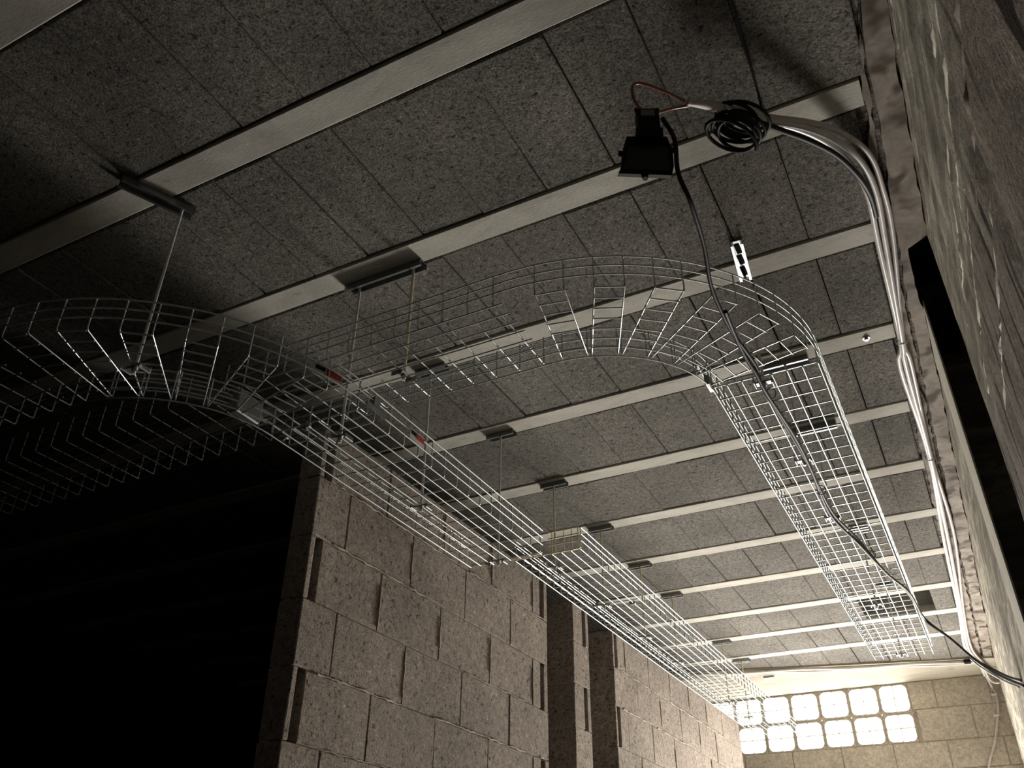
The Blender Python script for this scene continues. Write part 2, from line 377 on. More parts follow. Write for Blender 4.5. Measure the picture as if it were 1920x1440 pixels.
zsL = [-1.5, -1.264, -1.042, -.82, -.598, -.376, -.154, .068, .29, .512, .733, .953, 1.175, 1.397, LT]
def left_piece(name, y0, y1, n0, n1, xback=-2.07):
    bm = MB(); zs = zsL; u = (y0, y1)
    for ci in range(len(zs) - 1):
        z0, z1 = zs[ci], zs[ci + 1]; g = .0018
        sh = (2.115 + .0) if ci % 2 else (2.305)
        js = [sh + 0.425 * k for k in range(-2, 20)]
        cuts = [y0] + [j for j in js if y0 + .1 < j < y1 - .1] + [y1]
        gaps = []
        if n0 and ci % 2 == 1: gaps.append((y0 + .028, y0 + .065))
        if n1 and ci % 2 == 1: gaps.append((y1 - .085, y1 - .045))
        segs = []
        for i in range(len(cuts) - 1):
            a, c = cuts[i], cuts[i + 1]; cur = a
            for ga, gb in gaps:
                if a < ga < c and gb < c: segs.append((cur, ga)); cur = gb
            segs.append((cur, c))
        for a, c in segs:
            d = random.uniform(0, .0035)
            bm.bbox((xback, a + g, z0 + g), (LX - d, c - g, z1 - g), .003, .0012)
    # mortar core just behind the faces
    bm2 = MB()
    bm2.box((xback + .01, y0 + .07 if n0 else y0 + .004, -1.5), (LX - .0075, y1 - .09 if n1 else y1 - .004, LT - .006))
    if n0: bm2.box((xback + .01, y0 + .004, -1.5), (LX - .06, y0 + .07, LT - .01))
    if n1: bm2.box((xback + .01, y1 - .09, -1.5), (LX - .06, y1 - .004, LT - .01))
    o = struct(bm, name, M_block)
    # squeezed mortar lines in some of the joints
    rn = random.Random(int(y0 * 10))
    for ci in range(len(zs) - 1):
        z = zs[ci]
        y = y0 + .12
        while y < y1 - .1:
            L = rn.uniform(.25, .9)
            if rn.random() < 0.75:
                pts = []; yy = y
                while yy < min(y + L, y1 - .03): pts.append((LX + .0006 + rn.uniform(-.0015, .0012), yy, z + rn.uniform(-.003, .003))); yy += .02
                if len(pts) > 2: bm2.tube(pts, lambda t, q=rn.uniform(.002, .0042), w=rn.uniform(0, 6): q * (.75 + .35 * math.sin(t * 23 + w)), 6)
            y += L + rn.uniform(.02, .2)
        sh = (2.115) if ci % 2 else (2.305)
        for k in range(-2, 20):
            j = sh + .425 * k
            if y0 + .1 < j < y1 - .1 and rn.random() < .55:
                za = z + rn.uniform(.01, .06); zb = z + rn.uniform(.15, .21)
                bm2.tube([(LX + .0004 + rn.uniform(-.001, .001), j + rn.uniform(-.002, .002), za + (zb - za) * q / 8) for q in range(9)], .003, 6)
    me2 = bm2.build('mortar', M_joint); me2.parent = o
    return o
left_piece('wall_left', 2.12, 3.985, True, True, -1.985)
left_piece('wall_left_pier', 4.31, 4.525, False, True, -2.07)
left_piece('wall_left_far', 4.895, 7.75, True, False)
# added partition behind the left wall, keeps light out of the dark left area
b = MB(); b.box((-2.62, 2.98, -1.5), (-2.55, EY, H + .02)); struct(b, 'wall_light_blocker', M_dark)

# end wall: block courses around the window of vent blocks
WINX0, WINX1, WZ0, WZ1 = -2.335, -0.55, 1.47, 1.96
bm = MB(); zsE = [-1.5, -1.22, -1.0, -.78, -.56, -.34, -.12, .10, .32, .54, .76, .98, 1.20, 1.42, 1.50, 1.73, SZ]
zsE = [-1.5, -1.17, -.95, -.73, -.51, -.29, -.07, .15, .37, .59, .81, 1.03, 1.25, WZ0, 1.73, SZ]
DX0, DX1, DZ = -1.25, -0.25, 0.35          # doorway below the frame, where the daylight enters
for ci in range(len(zsE) - 1):
    z0, z1 = zsE[ci], zsE[ci + 1]
    sh = -0.345 if ci % 2 == 0 else -0.10
    js = sorted([WX + .1] + [sh + .425 * k for k in range(-16, 3) if sh + .425 * k < WX] + [XD])
    for i in range(len(js) - 1):
        a, c = js[i], js[i + 1]
        spans = [(a, c)]
        if z0 >= WZ0 - .01: spans = [(max(a, WINX1), c)] if c > WINX1 + .02 else ([] if a > WINX0 - .02 else [(a, min(c, WINX0))])
        elif z1 <= DZ + .03:
            spans = []
            if c > DX1 + .02: spans.append((max(a, DX1), c))
            if a < DX0 - .02: spans.append((a, min(c, DX0)))
        for p, q in spans:
            if q - p < .03: continue
            d = random.uniform(0, .005); g_ = random.choice((.002, .003, .006)); bm.bbox((p + g_, EY + d, z0 + .003), (q - g_, EY + .14, z1 - .003), .005, .0015)
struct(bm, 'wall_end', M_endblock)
b = MB()
b.box((WINX1 - .0015, EY + .008, .36), (WX + .1, EY + .15, SZ)); b.box((XD, EY + .008, .36), (WINX0 - .005, EY + .15, SZ)); b.box((WINX0 - .01, EY + .008, .36), (WINX1 + .01, EY + .15, WZ0 + .0005)); b.box((WINX0 - .01, EY + .02, WZ1 - .001), (WINX1 + .01, EY + .1, SZ + .01))
b.box((DX1 + .004, EY + .008, -1.5), (WX + .1, EY + .15, .36)); b.box((XD, EY + .008, -1.5), (DX0 - .004, EY + .15, .36))
o = struct(b, 'wall_end_core', M_mortar)
b = MB(); b.box((DX0, EY + .1, -1.5), (DX1, EY + .14, .36)); struct(b, 'door_1', M_white2)

# ventilation blocks: two rows of seven, each with four rounded openings
def vent_block(x0, x1, z0, z1, label):
    m_ = MB(); cx, cz = (x0 + x1) / 2, (z0 + z1) / 2; hw, hh = (x1 - x0) / 2 - .001, (z1 - z0) / 2 - .001
    e = .0135; w = .0022; r = .036; yo, yi = EY + .012, EY + .05
    def quad(qx0, qx1, qz0, qz1, ox0, ox1, oz0, oz1, big):
        # ring between outer rectangle and rounded opening
        cc = []; n = 5
        rs = [.007] * 4; rs[big] = .042; rs[(big + 2) % 4] = .003
        for ci_, (sx, sz, st) in enumerate(((1, 1, 0), (-1, 1, 90), (-1, -1, 180), (1, -1, 270))):
            rr = rs[ci_]; ax = (qx1 - rr) if sx > 0 else (qx0 + rr); az = (qz1 - rr) if sz > 0 else (qz0 + rr)
            for k in range(n + 1):
                t = math.radians(st + 90 * k / n); cc.append((ax + rr * math.cos(t), az + rr * math.sin(t)))
        out = []
        for (x, z), ci in zip(cc, range(len(cc))):
            # project on the outer rectangle: same corner or straight out
            c = ci // (n + 1); k = ci % (n + 1)
            ex = (ox1, ox0, ox0, ox1)[c]; ez = (oz1, oz1, oz0, oz0)[c]
            t = k / n
            if c in (0, 2): ex_, ez_ = (ex, z + (ez - z) * min(1, 2 * t)) , None
            p0 = (ex, z) if c in (0, 2) else (x, ez); p1 = (x, ez) if c in (0, 2) else (ex, z)
            if t <= .5: q = (p0[0] + (ex - p0[0]) * 2 * t, p0[1] + (ez - p0[1]) * 2 * t)
            else: q = (ex + (p1[0] - ex) * (2 * t - 1), ez + (p1[1] - ez) * (2 * t - 1))
            out.append(q)
        N = len(cc); vs = []
        for y in (yo, yi):
            vs += [(x, y, z) for x, z in cc]; vs += [(x, y, z) for x, z in out]
        fs = []
        for i in range(N):
            j = (i + 1) % N
            fs.append((i, j, N + j, N + i)); fs.append((2 * N + i, 3 * N + i, 3 * N + j, 2 * N + j)); fs.append((i, 2 * N + i, 2 * N + j, j)); fs.append((N + i, N + j, 3 * N + j, 3 * N + i))
        m_.add(vs, fs)
    for sx in (0, 1):
        for sz in (0, 1):
            ox0 = cx - hw if sx == 0 else cx; ox1 = cx if sx == 0 else cx + hw
            oz0 = cz - hh if sz == 0 else cz; oz1 = cz if sz == 0 else cz + hh
            quad(ox0 + (e if sx == 0 else w), ox1 - (w if sx == 0 else e), oz0 + (e if sz == 0 else w), oz1 - (w if sz == 0 else e), ox0, ox1, oz0, oz1, {(1, 1): 0, (0, 1): 1, (0, 0): 2, (1, 0): 3}[(sx, sz)])
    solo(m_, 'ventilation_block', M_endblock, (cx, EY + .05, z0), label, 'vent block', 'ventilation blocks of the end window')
names = ['leftmost', 'second from the left', 'third from the left', 'middle', 'third from the right', 'second from the right', 'rightmost']
pw = (WINX1 - WINX0) / 7
for r_ in (0, 1):
    z0, z1 = ((WZ0, 1.715), (1.715, WZ1))[r_]
    for c_ in range(7):
        vent_block(WINX0 + pw * c_, WINX0 + pw * (c_ + 1), z0, z1, '%s glaring concrete vent block in the %s row of the end window' % (names[c_], ('lower', 'upper')[r_]))

# right wall with the tall dark opening
def rough_face(name, y0, y1, z0, z1, ny, nz, amp, x=WX, seed=1):
    rn = random.Random(seed); m_ = MB(); vs = []; fs = []
    prof = [rn.uniform(-amp, amp) for _ in range(ny + 1)]
    for i in range(ny + 1):
        for k in range(nz + 1):
            vs.append((x + prof[i] * .6 + rn.uniform(-amp, amp) * .5, y0 + (y1 - y0) * i / ny, z0 + (z1 - z0) * k / nz))
    for i in range(ny):
        for k in range(nz): fs.append((i * (nz + 1) + k, (i + 1) * (nz + 1) + k, (i + 1) * (nz + 1) + k + 1, i * (nz + 1) + k + 1))
    m_.add(vs, fs)
    # solid body behind the rough face
    m_.box((x + amp * 1.3, y0, z0), (x + .18, y1, z1 + .08))
    return struct(m_, name, M_right)
rough_face('wall_right', YB, 2.53, -1.5, H + .03, 60, 40, .004, seed=4)
rough_face('wall_right_far', 3.31, EY + .1, -1.5, H + .03, 60, 40, .003, x=WF, seed=5)
rw = bpy.data.objects['wall_right']; rn = random.Random(12)
for (z0_, y0_, y1_, r0) in ((1.33, .9, 1.75, .006), (1.27, 1.5, 2.35, .005), (1.16, .95, 1.5, .008), (1.40, 1.1, 2.3, .004), (1.06, 1.3, 2.1, .006), (1.90, 1.2, 2.45, .007)):
    pts = []; y = y0_; z = z0_
    while y < y1_: pts.append((WX + .001 + rn.uniform(-.002, .0015), y, z)); y += rn.uniform(.012, .03); z += rn.uniform(-.005, .005)
    k = MB(); ph = rn.uniform(0, 6); k.tube(pts, lambda t: r0 * (.55 + .4 * math.sin(t * 31 + ph) * math.sin(t * 13)), 7)
    o = k.build('mortar_run', M_plaster if r0 < .007 else M_mortar); o.parent = rw
b = MB(); b.prism([(.163, 2.90, -1.5), (.165, 3.32, -1.5), (.170, 3.32, -1.5), (.168, 2.90, -1.5)], (0, 0, H + 1.52)); struct(b, 'trim_4', M_plaster)
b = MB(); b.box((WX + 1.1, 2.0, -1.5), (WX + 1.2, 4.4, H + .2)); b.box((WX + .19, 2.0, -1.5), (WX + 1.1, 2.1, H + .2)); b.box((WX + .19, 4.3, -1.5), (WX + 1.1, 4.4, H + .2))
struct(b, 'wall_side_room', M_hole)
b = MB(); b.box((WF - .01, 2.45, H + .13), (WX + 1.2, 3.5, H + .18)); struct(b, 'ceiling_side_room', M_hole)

# ---------------------------------------------------------------- wire mesh cable trays
RW = 0.0025; PITCH = 0.0845; W = 0.335; SIDE = (0.036, 0.068, 0.100)
def straight(bot, sA, sB, o, u, v, L, z, first=0.0, last_over=0.03, nlong=8):
    """o corner on the A side, u along, v across (A -> B)"""
    o = Vector(o); u = Vector(u); v = Vector(v); up = Vector((0, 0, 1))
    for i in range(nlong):
        p = o + v * (W * i / (nlong - 1)) + up * (z - RW * 2)
        bot.tube([p, p + u * L], RW, 6)
    for (mb, q) in ((sA, 0.0), (sB, W)):
        s = -1 if q == 0 else 1
        for h in SIDE:
            p = o + v * (q + s * RW * 2) + up * (z + h); mb.tube([p, p + u * L], RW, 6)
    d = first
    while d < L - 0.01:
        a = o + u * d; c = a + v * W
        r = .007
        bot.tube([a + v * 0 + up * (z + r), a + v * r * .3 + up * (z + r * .3), a + v * r + up * z, c - v * r + up * z, c - v * r * .3 + up * (z + r * .3), c + up * (z + r)], RW, 6)
        sA.tube([a + up * (z + r), a + up * (z + .1 + RW)], RW, 6); sB.tube([c + up * (z + r), c + up * (z + .1 + RW)], RW, 6)
        d += PITCH
def bend(bot, sA, sB, cx, cy, z, ri=0.41, ro=0.745):
    """quarter bend from +x to -y around (cx, cy); A = inner side, B = outer side; the bottom is cut into ladder pairs"""
    P = lambda r, th, zz: Vector((cx + r * math.cos(th), cy + r * math.sin(th), zz))
    def rung(a, c):
        d = (c - a).normalized(); up = Vector((0, 0, 1)); r = .007
        bot.tube([a + up * r, a + d * r * .3 + up * r * .3, a + d * r, c - d * r, c - d * r * .3 + up * r * .3, c + up * r], RW, 6)
        sA.tube([a + up * r, a + up * (.1 + RW)], RW, 6); sB.tube([c + up * r, c + up * (.1 + RW)], RW, 6)
    for k in range(6):
        th = -math.radians(13.6 + 12.857 * k + (0.6 * k / 6)); di = math.radians(5.6); do = math.radians(3.23)
        i0, i1 = P(ri, th + di, z), P(ri, th - di, z); o0, o1 = P(ro, th + do, z), P(ro, th - do, z)
        rung(i0, o0); rung(i1, o1)
        for j in range(1, 8):
            t = j / 7; a = i0.lerp(o0, t) - Vector((0, 0, RW * 2)); c = i1.lerp(o1, t) - Vector((0, 0, RW * 2)); bot.tube([a, c], RW, 6)
    N = 40
    arc = lambda r, zz: [P(r, -math.pi / 2 * i / N, zz) for i in range(N + 1)]
    bot.tube(arc(ri, z - RW * 2), RW, 6)
    for h in SIDE: sA.tube(arc(ri - RW * 2, z + h), RW, 6); sB.tube(arc(ro + RW * 2, z + h), RW, 6)
def finish(root, bot, sA, sB, extra=()):
    bot.build('bottom_mesh', M_zinc, root); sA.build('side_mesh', M_zinc, root); sB.build('side_mesh', M_zinc, root)
X_, Y_ = Vector((1, 0, 0)), Vector((0, 1, 0))

# low tray: from the dark on the left, round its bend, then along the block wall
ZA, ZB = 1.36, 1.53
low = thing('cable_tray', (-1.63, 2.4, ZA), 'lowest wire mesh cable tray, bending out of the dark at left', 'cable tray', 'wire mesh cable trays')
bo, sa, sb = MB(), MB(), MB()
straight(bo, sa, sb, (-1.80, 1.765, 0), Y_, X_, 1.285, ZA, 0.004)
bend(bo, sa, sb, -2.21, 1.77, ZA)
straight(bo, sa, sb, (-2.20, 1.36, 0), -X_, -Y_, 1.6, ZA, 0.03)
e = MB(); e.tube([(-1.80, 3.05, ZA + .006), (-1.795, 3.05, ZA), (-1.47, 3.05, ZA), (-1.465, 3.05, ZA + .006)], .0034, 6)
finish(low, bo, sa, sb); e.build('end_wire', M_rod, low)  # paler rod finish stands in for door light on the end wire
# splice pieces at the joint after the bend
sp = MB()
sp.box((-1.458, 1.80, ZA + .030), (-1.454, 1.90, ZA + .048)); sp.box((-1.474, 1.835, ZA + .052), (-1.454, 1.865, ZA + .082)); sp.build('splice_plate', M_chan, low)
for (x, y) in ((-1.665, 1.775), (-1.775, 1.80), (-1.705, 3.04)):
    sp = MB(); sp.bbox((x - .018, y - .008, ZA - .012), (x + .018, y + .008, ZA + .006), .003); sp.tube([(x, y, ZA - .02), (x, y, ZA + .014)], .005, 6); sp.build('splice_clip', M_chan, low)
# grey coupling plate on the wall side
sp = MB(); sp.bbox((-1.822, 1.60, ZA - .004), (-1.79, 1.70, ZA + .075), .004); sp.build('coupling_plate', M_chan, low)

# upper left tray towards the window
upp = thing('cable_tray', (-1.63, 5.6, ZB), 'long straight wire mesh cable tray along the left block wall, running to the window', 'cable tray', 'wire mesh cable trays')
bo, sa, sb = MB(), MB(), MB(); straight(bo, sa, sb, (-1.795, 3.45, 0), Y_, X_, 4.55, ZB, 0.006); finish(upp, bo, sa, sb)
e = MB()
e.tube([(-1.795, 3.45, ZB + .006), (-1.79, 3.45, ZB), (-1.465, 3.45, ZB), (-1.46, 3.45, ZB + .006)], .0036, 6); e.build('end_wire', M_rod, upp)  # same brightened finish in place of door light on this wire
e = MB()
for h in SIDE: e.tube([(-1.618, 3.44, ZB + h), (-1.463, 3.44, ZB + h)], .0034, 6)
for x in (-1.60, -1.54, -1.50, -1.468): e.tube([(x, 3.445, ZB), (x, 3.445, ZB + .104)], RW, 6)
e.build('end_grid', M_rod, upp)  # bars brightened by the paler finish, like the end wire
for y in (4.18, 4.62, 5.05):
    sp = MB(); sp.box((-1.458, y, ZB + .030), (-1.453, y + .10, ZB + .046)); sp.build('splice_plate', M_chan, upp)
for (x, y) in ((-1.515, 4.26), (-1.70, 4.2)):
    sp = MB(); sp.bbox((x - .016, y - .012, ZB - .012), (x + .016, y + .012, ZB + .006), .003); sp.build('splice_clip', M_chan, upp)

# right tray: along the right side, wide bend, then off to the left above the low tray
rt = thing('cable_tray', (-0.36, 3.6, ZB), 'wire mesh cable tray on the right with a wide bend under the black cable', 'cable tray', 'wire mesh cable trays')
bo, sa, sb = MB(), MB(), MB()
straight(bo, sa, sb, (-0.53, 2.40, 0), Y_, X_, 3.53, ZB, 0.0)
bend(bo, sa, sb, -0.94, 2.44, ZB)
straight(bo, sa, sb, (-0.93, 2.03, 0), -X_, -Y_, 2.75, ZB, 0.03)
finish(rt, bo, sa, sb)
sp = MB(); sp.bbox((-0.545, 2.36, ZB - .006), (-0.528, 2.42, ZB + .03), .003); sp.box((-0.548, 2.30, ZB + .03), (-0.543, 2.42, ZB + .045)); sp.build('splice_plate', M_chan, rt)

# red and white stickers on the low tray's outer side
def sticker(y0, y1, x0, x1, label, z):
    t = thing('tray_label', (x1, y1, z), label, 'label', 'red and white labels on the low tray')
    d = Vector((x1 - x0, y1 - y0, 0)); P = lambda t_, zz, o=0.0: Vector((x0, y0, zz)) + d * t_ + Vector((o, -o * (x1 - x0) / max(.01, (y1 - y0)), 0))
    def card(mb, a, c, za, zc, o): mb.prism([P(a, za, o), P(c, za, o), P(c, zc, o), P(a, zc, o)], (.0012, 0, 0))
    k = MB(); card(k, 0, 1, z, z + .040, 0); k.build('card', M_tag, t)
    k = MB(); card(k, .45, .97, z + .014, z + .034, .0014); k.build('red_print', M_red, t)
    k = MB(); card(k, .08, .40, z + .020, z + .034, .0014); k.build('black_print', M_lampblack, t)
sticker(1.585, 1.685, -1.497, -1.466, 'red and white label on the bend of the low tray, left of the twin rods', ZA + .035)
sticker(2.04, 2.125, -1.456, -1.456 + .0001, 'small red and white label on the straight side of the low tray', ZA + .035)

# ---------------------------------------------------------------- channels and threaded rod hangers
def channel(mb, a, c, wdt=.041, hgt=.021, th=.0025, slots=True, ztop=H):
    """C-channel from a to c under the ceiling, open side down, with return lips"""
    a = Vector((a[0], a[1], 0)); c = Vector((c[0], c[1], 0)); u = (c - a).normalized(); L = (c - a).length; v = Vector((-u.y, u.x, 0)); up = Vector((0, 0, 1))
    sec = [(-wdt / 2, -hgt), (-wdt / 2, 0), (wdt / 2, 0), (wdt / 2, -hgt), (wdt / 2 - .009, -hgt), (wdt / 2 - .009, -hgt + th), (wdt / 2 - th, -hgt + th), (wdt / 2 - th, -th), (-wdt / 2 + th, -th), (-wdt / 2 + th, -hgt + th), (-wdt / 2 + .009, -hgt + th), (-wdt / 2 + .009, -hgt)]
    base = Vector((a.x, a.y, ztop)); N = len(sec)
    vs = [base + v * p + up * q for p, q in sec]; vs += [p + u * L for p in vs]
    fs = [(i, (i + 1) % N, N + (i + 1) % N, N + i) for i in range(N)]
    for o in (0, N):
        fs += [(o + 0, o + 1, o + 9 - 1 + 0, o + 9), (o + 1, o + 2, o + 7, o + 8), (o + 2, o + 3, o + 6, o + 7), (o + 0, o + 9, o + 10, o + 11), (o + 3, o + 4, o + 5, o + 6)]
    mb.add(vs, fs)
def rod_parts(root, x, y, ztop, zbot, yellow=False, clip=True, along='y'):
    r = MB(); r.tube([(x, y, ztop), (x, y, zbot - .022)], .0050, 8); r.build('threaded_rod', M_rod if yellow else M_steel, root)
    if clip:
        k = MB(); w = .030
        if along == 'y': k.bbox((x - w, y - .012, zbot - .004), (x + w, y + .012, zbot + .002), .002); k.bbox((x + w - .006, y - .012, zbot - .012), (x + w, y + .03, zbot + .004), .002); k.bbox((x - w, y - .03, zbot - .012), (x - w + .006, y + .012, zbot + .004), .002)
        else: k.bbox((x - .012, y - w, zbot - .004), (x + .012, y + w, zbot + .002), .002); k.bbox((x - .012, y + w - .006, zbot - .012), (x + .03, y + w, zbot + .004), .002); k.bbox((x - .03, y - w, zbot - .012), (x + .012, y - w + .006, zbot + .004), .002)
        k.build('hanger_clip', M_chan, root)
        n = MB(); n.tube([(x, y, zbot - .014), (x, y, zbot - .004)], .008, 6); n.tube([(x, y, zbot + .002), (x, y, zbot + .010)], .008, 6); n.build('nut', M_zinc, root)
G = 'threaded rod hangers'
# slanted bracket on the nearest beam
t = thing('rod_hanger', (-1.885, 1.29, H), 'rod hanging from the slanted bracket at far left, holding the tray bend', 'hanger', G)
k = MB(); channel(k, (-1.955, 1.115), (-1.865, 1.325), .041, .026); k.build('channel', M_chan, t); rod_parts(t, -1.883, 1.295, H - .004, ZA - .006)
# twin-rod bracket
t = thing('rod_hanger', (-1.49, 1.86, H), 'long ceiling bracket with two rods, one yellowish, at centre left', 'hanger', G)
k = MB(); channel(k, (-1.655, 1.868), (-1.335, 1.868), .041, .028); k.build('channel', M_chan, t)
rod_parts(t, -1.607, 1.875, H - .004, ZA - .006, False); rod_parts(t, -1.38, 1.875, H - .004, ZB - .006, True, True, 'x')
lab = ['rod hanger from the beam with the bolt... '] * 9
spec = [(2.43, ZA, 'rod hanger just right of the small label, second along the low tray'),
        (3.03, ZA, 'rod hanger ending at the cut end of the low tray'),
        (3.60, ZB, 'first rod hanger of the upper left tray, just beyond its near end'),
        (4.215, ZB, 'second rod hanger of the upper left tray, in front of the dark wall openings'),
        (4.84, ZB, 'third rod hanger of the upper left tray, counted from its near end'),
        (5.44, ZB, 'fourth rod hanger of the upper left tray, counted from its near end'),
        (6.62, ZB, 'last but one rod hanger before the window, over the upper left tray'),
        (7.18, ZB, 'rod hanger nearest the window, over the upper left tray')]
for y, z, l in spec:
    t = thing('rod_hanger', (-1.66, y, H), l, 'hanger', G)
    k = MB(); channel(k, (-1.73, y + .012), (-1.59, y + .012), .041, .024); k.build('channel', M_chan, t)
    rod_parts(t, -1.657, y, H - .004, z - .006, z == ZB)
# right tray
t = thing('rod_hanger', (-0.36, 2.36, H), 'bright slotted strut lying across a beam, with a rod to the right tray', 'hanger', G)
k = MB(); channel(k, (-0.352, 2.25), (-0.372, 2.445), .041, .021); k.build('channel', M_zinc, t)
k = MB()
for q in (.2, .5, .82):
    k = MB(); k.bbox((-0.352 - .02 * q - .009, 2.25 + .195 * q - .024, H - .006), (-0.352 - .02 * q + .009, 2.25 + .195 * q + .024, H - .0028), .002); k.build('slot', M_hole, t)  # near-black plates for the slots, lengthened to shade the web by colour
rod_parts(t, -0.372, 2.435, H - .004, ZB - .006)
spec = [(3.03, 'rod hanger from the bracket just beyond the bend of the right tray', .095), (3.60, 'rod hanger of the right tray, second along its straight run', .10),
        (4.83, 'rod hanger of the right tray in front of the gap of missing blocks', .05), (5.86, 'rod hanger at the far cut end of the right tray', .05)]
for y, l, hw in spec:
    t = thing('rod_hanger', (-0.37, y, H), l, 'hanger', G)
    zt = H if y < 5.8 else H + .012
    k = MB(); channel(k, (-.375 - hw, y + .012), (-.375 + hw, y + .012), .041, .024, ztop=zt); k.build('channel', M_chan, t)
    rod_parts(t, -0.37, y, zt - .004, ZB - .006)

# ---------------------------------------------------------------- cables
def cable(name, pts, r, mt, label, cat='cable', group=None, n=8, ties=()):
    P = spline(pts, n); k = MB(); k.tube(P, r, 10); c = Vector(pts[0])
    return solo(k, name, mt, c, label, cat, group)
base = [(-0.225, 1.60, 1.868), (-0.15, 1.705, 1.89), (-0.06, 1.80, 1.915), (0.01, 1.90, 1.93), (0.065, 2.03, 1.94), (0.088, 2.19, 1.945), (0.082, 2.45, 1.95), (0.062, 3.05, 1.945), (0.052, 3.25, 1.942), (0.062, 4.1, 1.945), (0.048, 5.16, 1.945), (0.018, 6.59, 1.945), (0.0, 7.5, 1.94), (0.06, 7.98, 1.93), (0.085, 8.25, 1.90)]
offs = [(-.014, .0, 0.0), (.004, .0, -.006), (.021, .004, .004)]
wl = ['outermost white cable of the bundle curving along the ceiling edge, on the tray side', 'middle white cable of the bundle curving along the ceiling edge', 'pinkish white cable of the bundle curving along the ceiling edge, on the wall side']
for i, (ox, oy, oz) in enumerate(offs):
    pts = []
    for j, p in enumerate(base):
        k = (-1) ** j * .003 * (i - 1)
        sx = 1.0
        if j in (7, 9): sx = .45
        if i == 2 and 3 <= j <= 6: oz2 = .012; sx = 1.35
        elif i == 0 and 3 <= j <= 5: oz2 = -.004; sx = 1.6
        else: oz2 = 0
        if i == 2 and j in (10,): sx = 1.7
        pts.append((p[0] + ox * sx + k, p[1] + oy, p[2] + oz + oz2))
    if i == 0: pts = [(-0.30, 1.535, 1.856)] + pts
    cable('electric_cable', pts, .0095 if i < 2 else .0085, M_white if i < 2 else M_white2, wl[i], 'cable', 'white cables of the ceiling bundle')
# black tape / ties round the bundle
for (j, l) in ((7, 'tie squeezing the white cable bundle beside the bend of the right tray'), (9, 'tie round the white cable bundle halfway along the ceiling edge')):
    p = base[j]; k = MB(); ring = [(p[0] + .002 + math.cos(a) * .022, p[1], p[2] + math.sin(a) * .017) for a in [2 * math.pi * q / 16 for q in range(17)]]
    k.tube(ring, .0022, 6); solo(k, 'cable_tie', M_white2, p, l, 'cable tie', 'ties on the white bundle')
k = MB()
for dy in (0, .012, .024):
    k.tube([(-0.19 + .02 * math.cos(a) + dy * .7, 1.655 + dy, 1.875 + .02 * math.sin(a)) for a in [2 * math.pi * q / 14 for q in range(15)]], .0075, 8)
solo(k, 'tape_wrap', M_white, (-.19, 1.655, 1.875), 'grey white tape wrapped round the bundle next to the black coil', 'tape')
# copper loop at the tip
k = MB()
loop = [(-0.305, 1.53, 1.857), (-0.345, 1.485, 1.868), (-0.392, 1.44, 1.876), (-0.412, 1.432, 1.868), (-0.418, 1.446, 1.845), (-0.412, 1.47, 1.825), (-0.398, 1.49, 1.817), (-0.375, 1.505, 1.824), (-0.34, 1.525, 1.842), (-0.30, 1.545, 1.853)]
k.tube(spline(loop, 6), .0042, 8); solo(k, 'cable_loop', M_orange, (-.38, 1.47, 1.85), 'shiny coppery wire loop sticking out at the tip of the cable bundle', 'wire loop')
k = MB(); k.tube(spline([(-0.302, 1.535, 1.853), (-0.27, 1.56, 1.860), (-0.235, 1.60, 1.868), (-0.20, 1.64, 1.874)], 6), lambda t: .006 + .011 * t, 12)
solo(k, 'taped_cable_end', M_white2, (-.27, 1.56, 1.86), 'taped grey white tip of the cable bundle between the coppery loop and the coil', 'cable end')
# black cable joining the white bundle
cable('electric_cable', [(-0.16, 1.69, 1.868), (-0.105, 1.762, 1.878), (-0.045, 1.845, 1.89), (0.012, 1.945, 1.902), (0.052, 2.06, 1.912), (0.074, 2.18, 1.93), (0.078, 2.3, 1.94)],   .0085, M_black, 'short black cable leaving the coil and joining the white bundle')
# coil
coil = []
cu, cv = Vector((0.7066, 0.6197, -0.3359)), Vector((-0.5757, 0.7809, 0.2298))
for q in range(0, 7 * 22 + 1):
    a = 2 * math.pi * q / 22; lay = q / 22
    ru = .062 * (1 + .10 * math.sin(lay * 2.1)); rv = .055 * (1 + .12 * math.sin(lay * 1.3 + 1))
    coil.append(Vector((-0.20, 1.665, 1.848)) + cu * (ru * math.cos(a) + .012 * math.sin(lay * 2.7)) + cv * (rv * math.sin(a)) + Vector((-.006, .004, -.0062)) * (lay - 3) + Vector((0, 0, .004 * math.sin(lay * 5))))
k = MB(); k.tube(coil, .0052, 8); solo(k, 'cable_coil', M_black, (-.185, 1.645, 1.85), 'coil of thin black cable tied under the ceiling beside the white bundle', 'cable coil')
cable('electric_cable', [(-0.128, 1.20, 1.966), (-0.126, 1.39, 1.964), (-0.131, 1.56, 1.962), (-0.138, 1.70, 1.945), (-0.141, 1.715, 1.90), (-0.150, 1.70, 1.872)], .0032, M_black, 'thin black cord running along a ceiling joint down to the coil', 'cord')
cable('electric_cable', [(-0.395, 1.478, 1.818), (-0.393, 1.47, 1.79), (-0.392, 1.462, 1.768)], .0025, M_black, 'short thin cord holding up the black floodlight', 'cord')
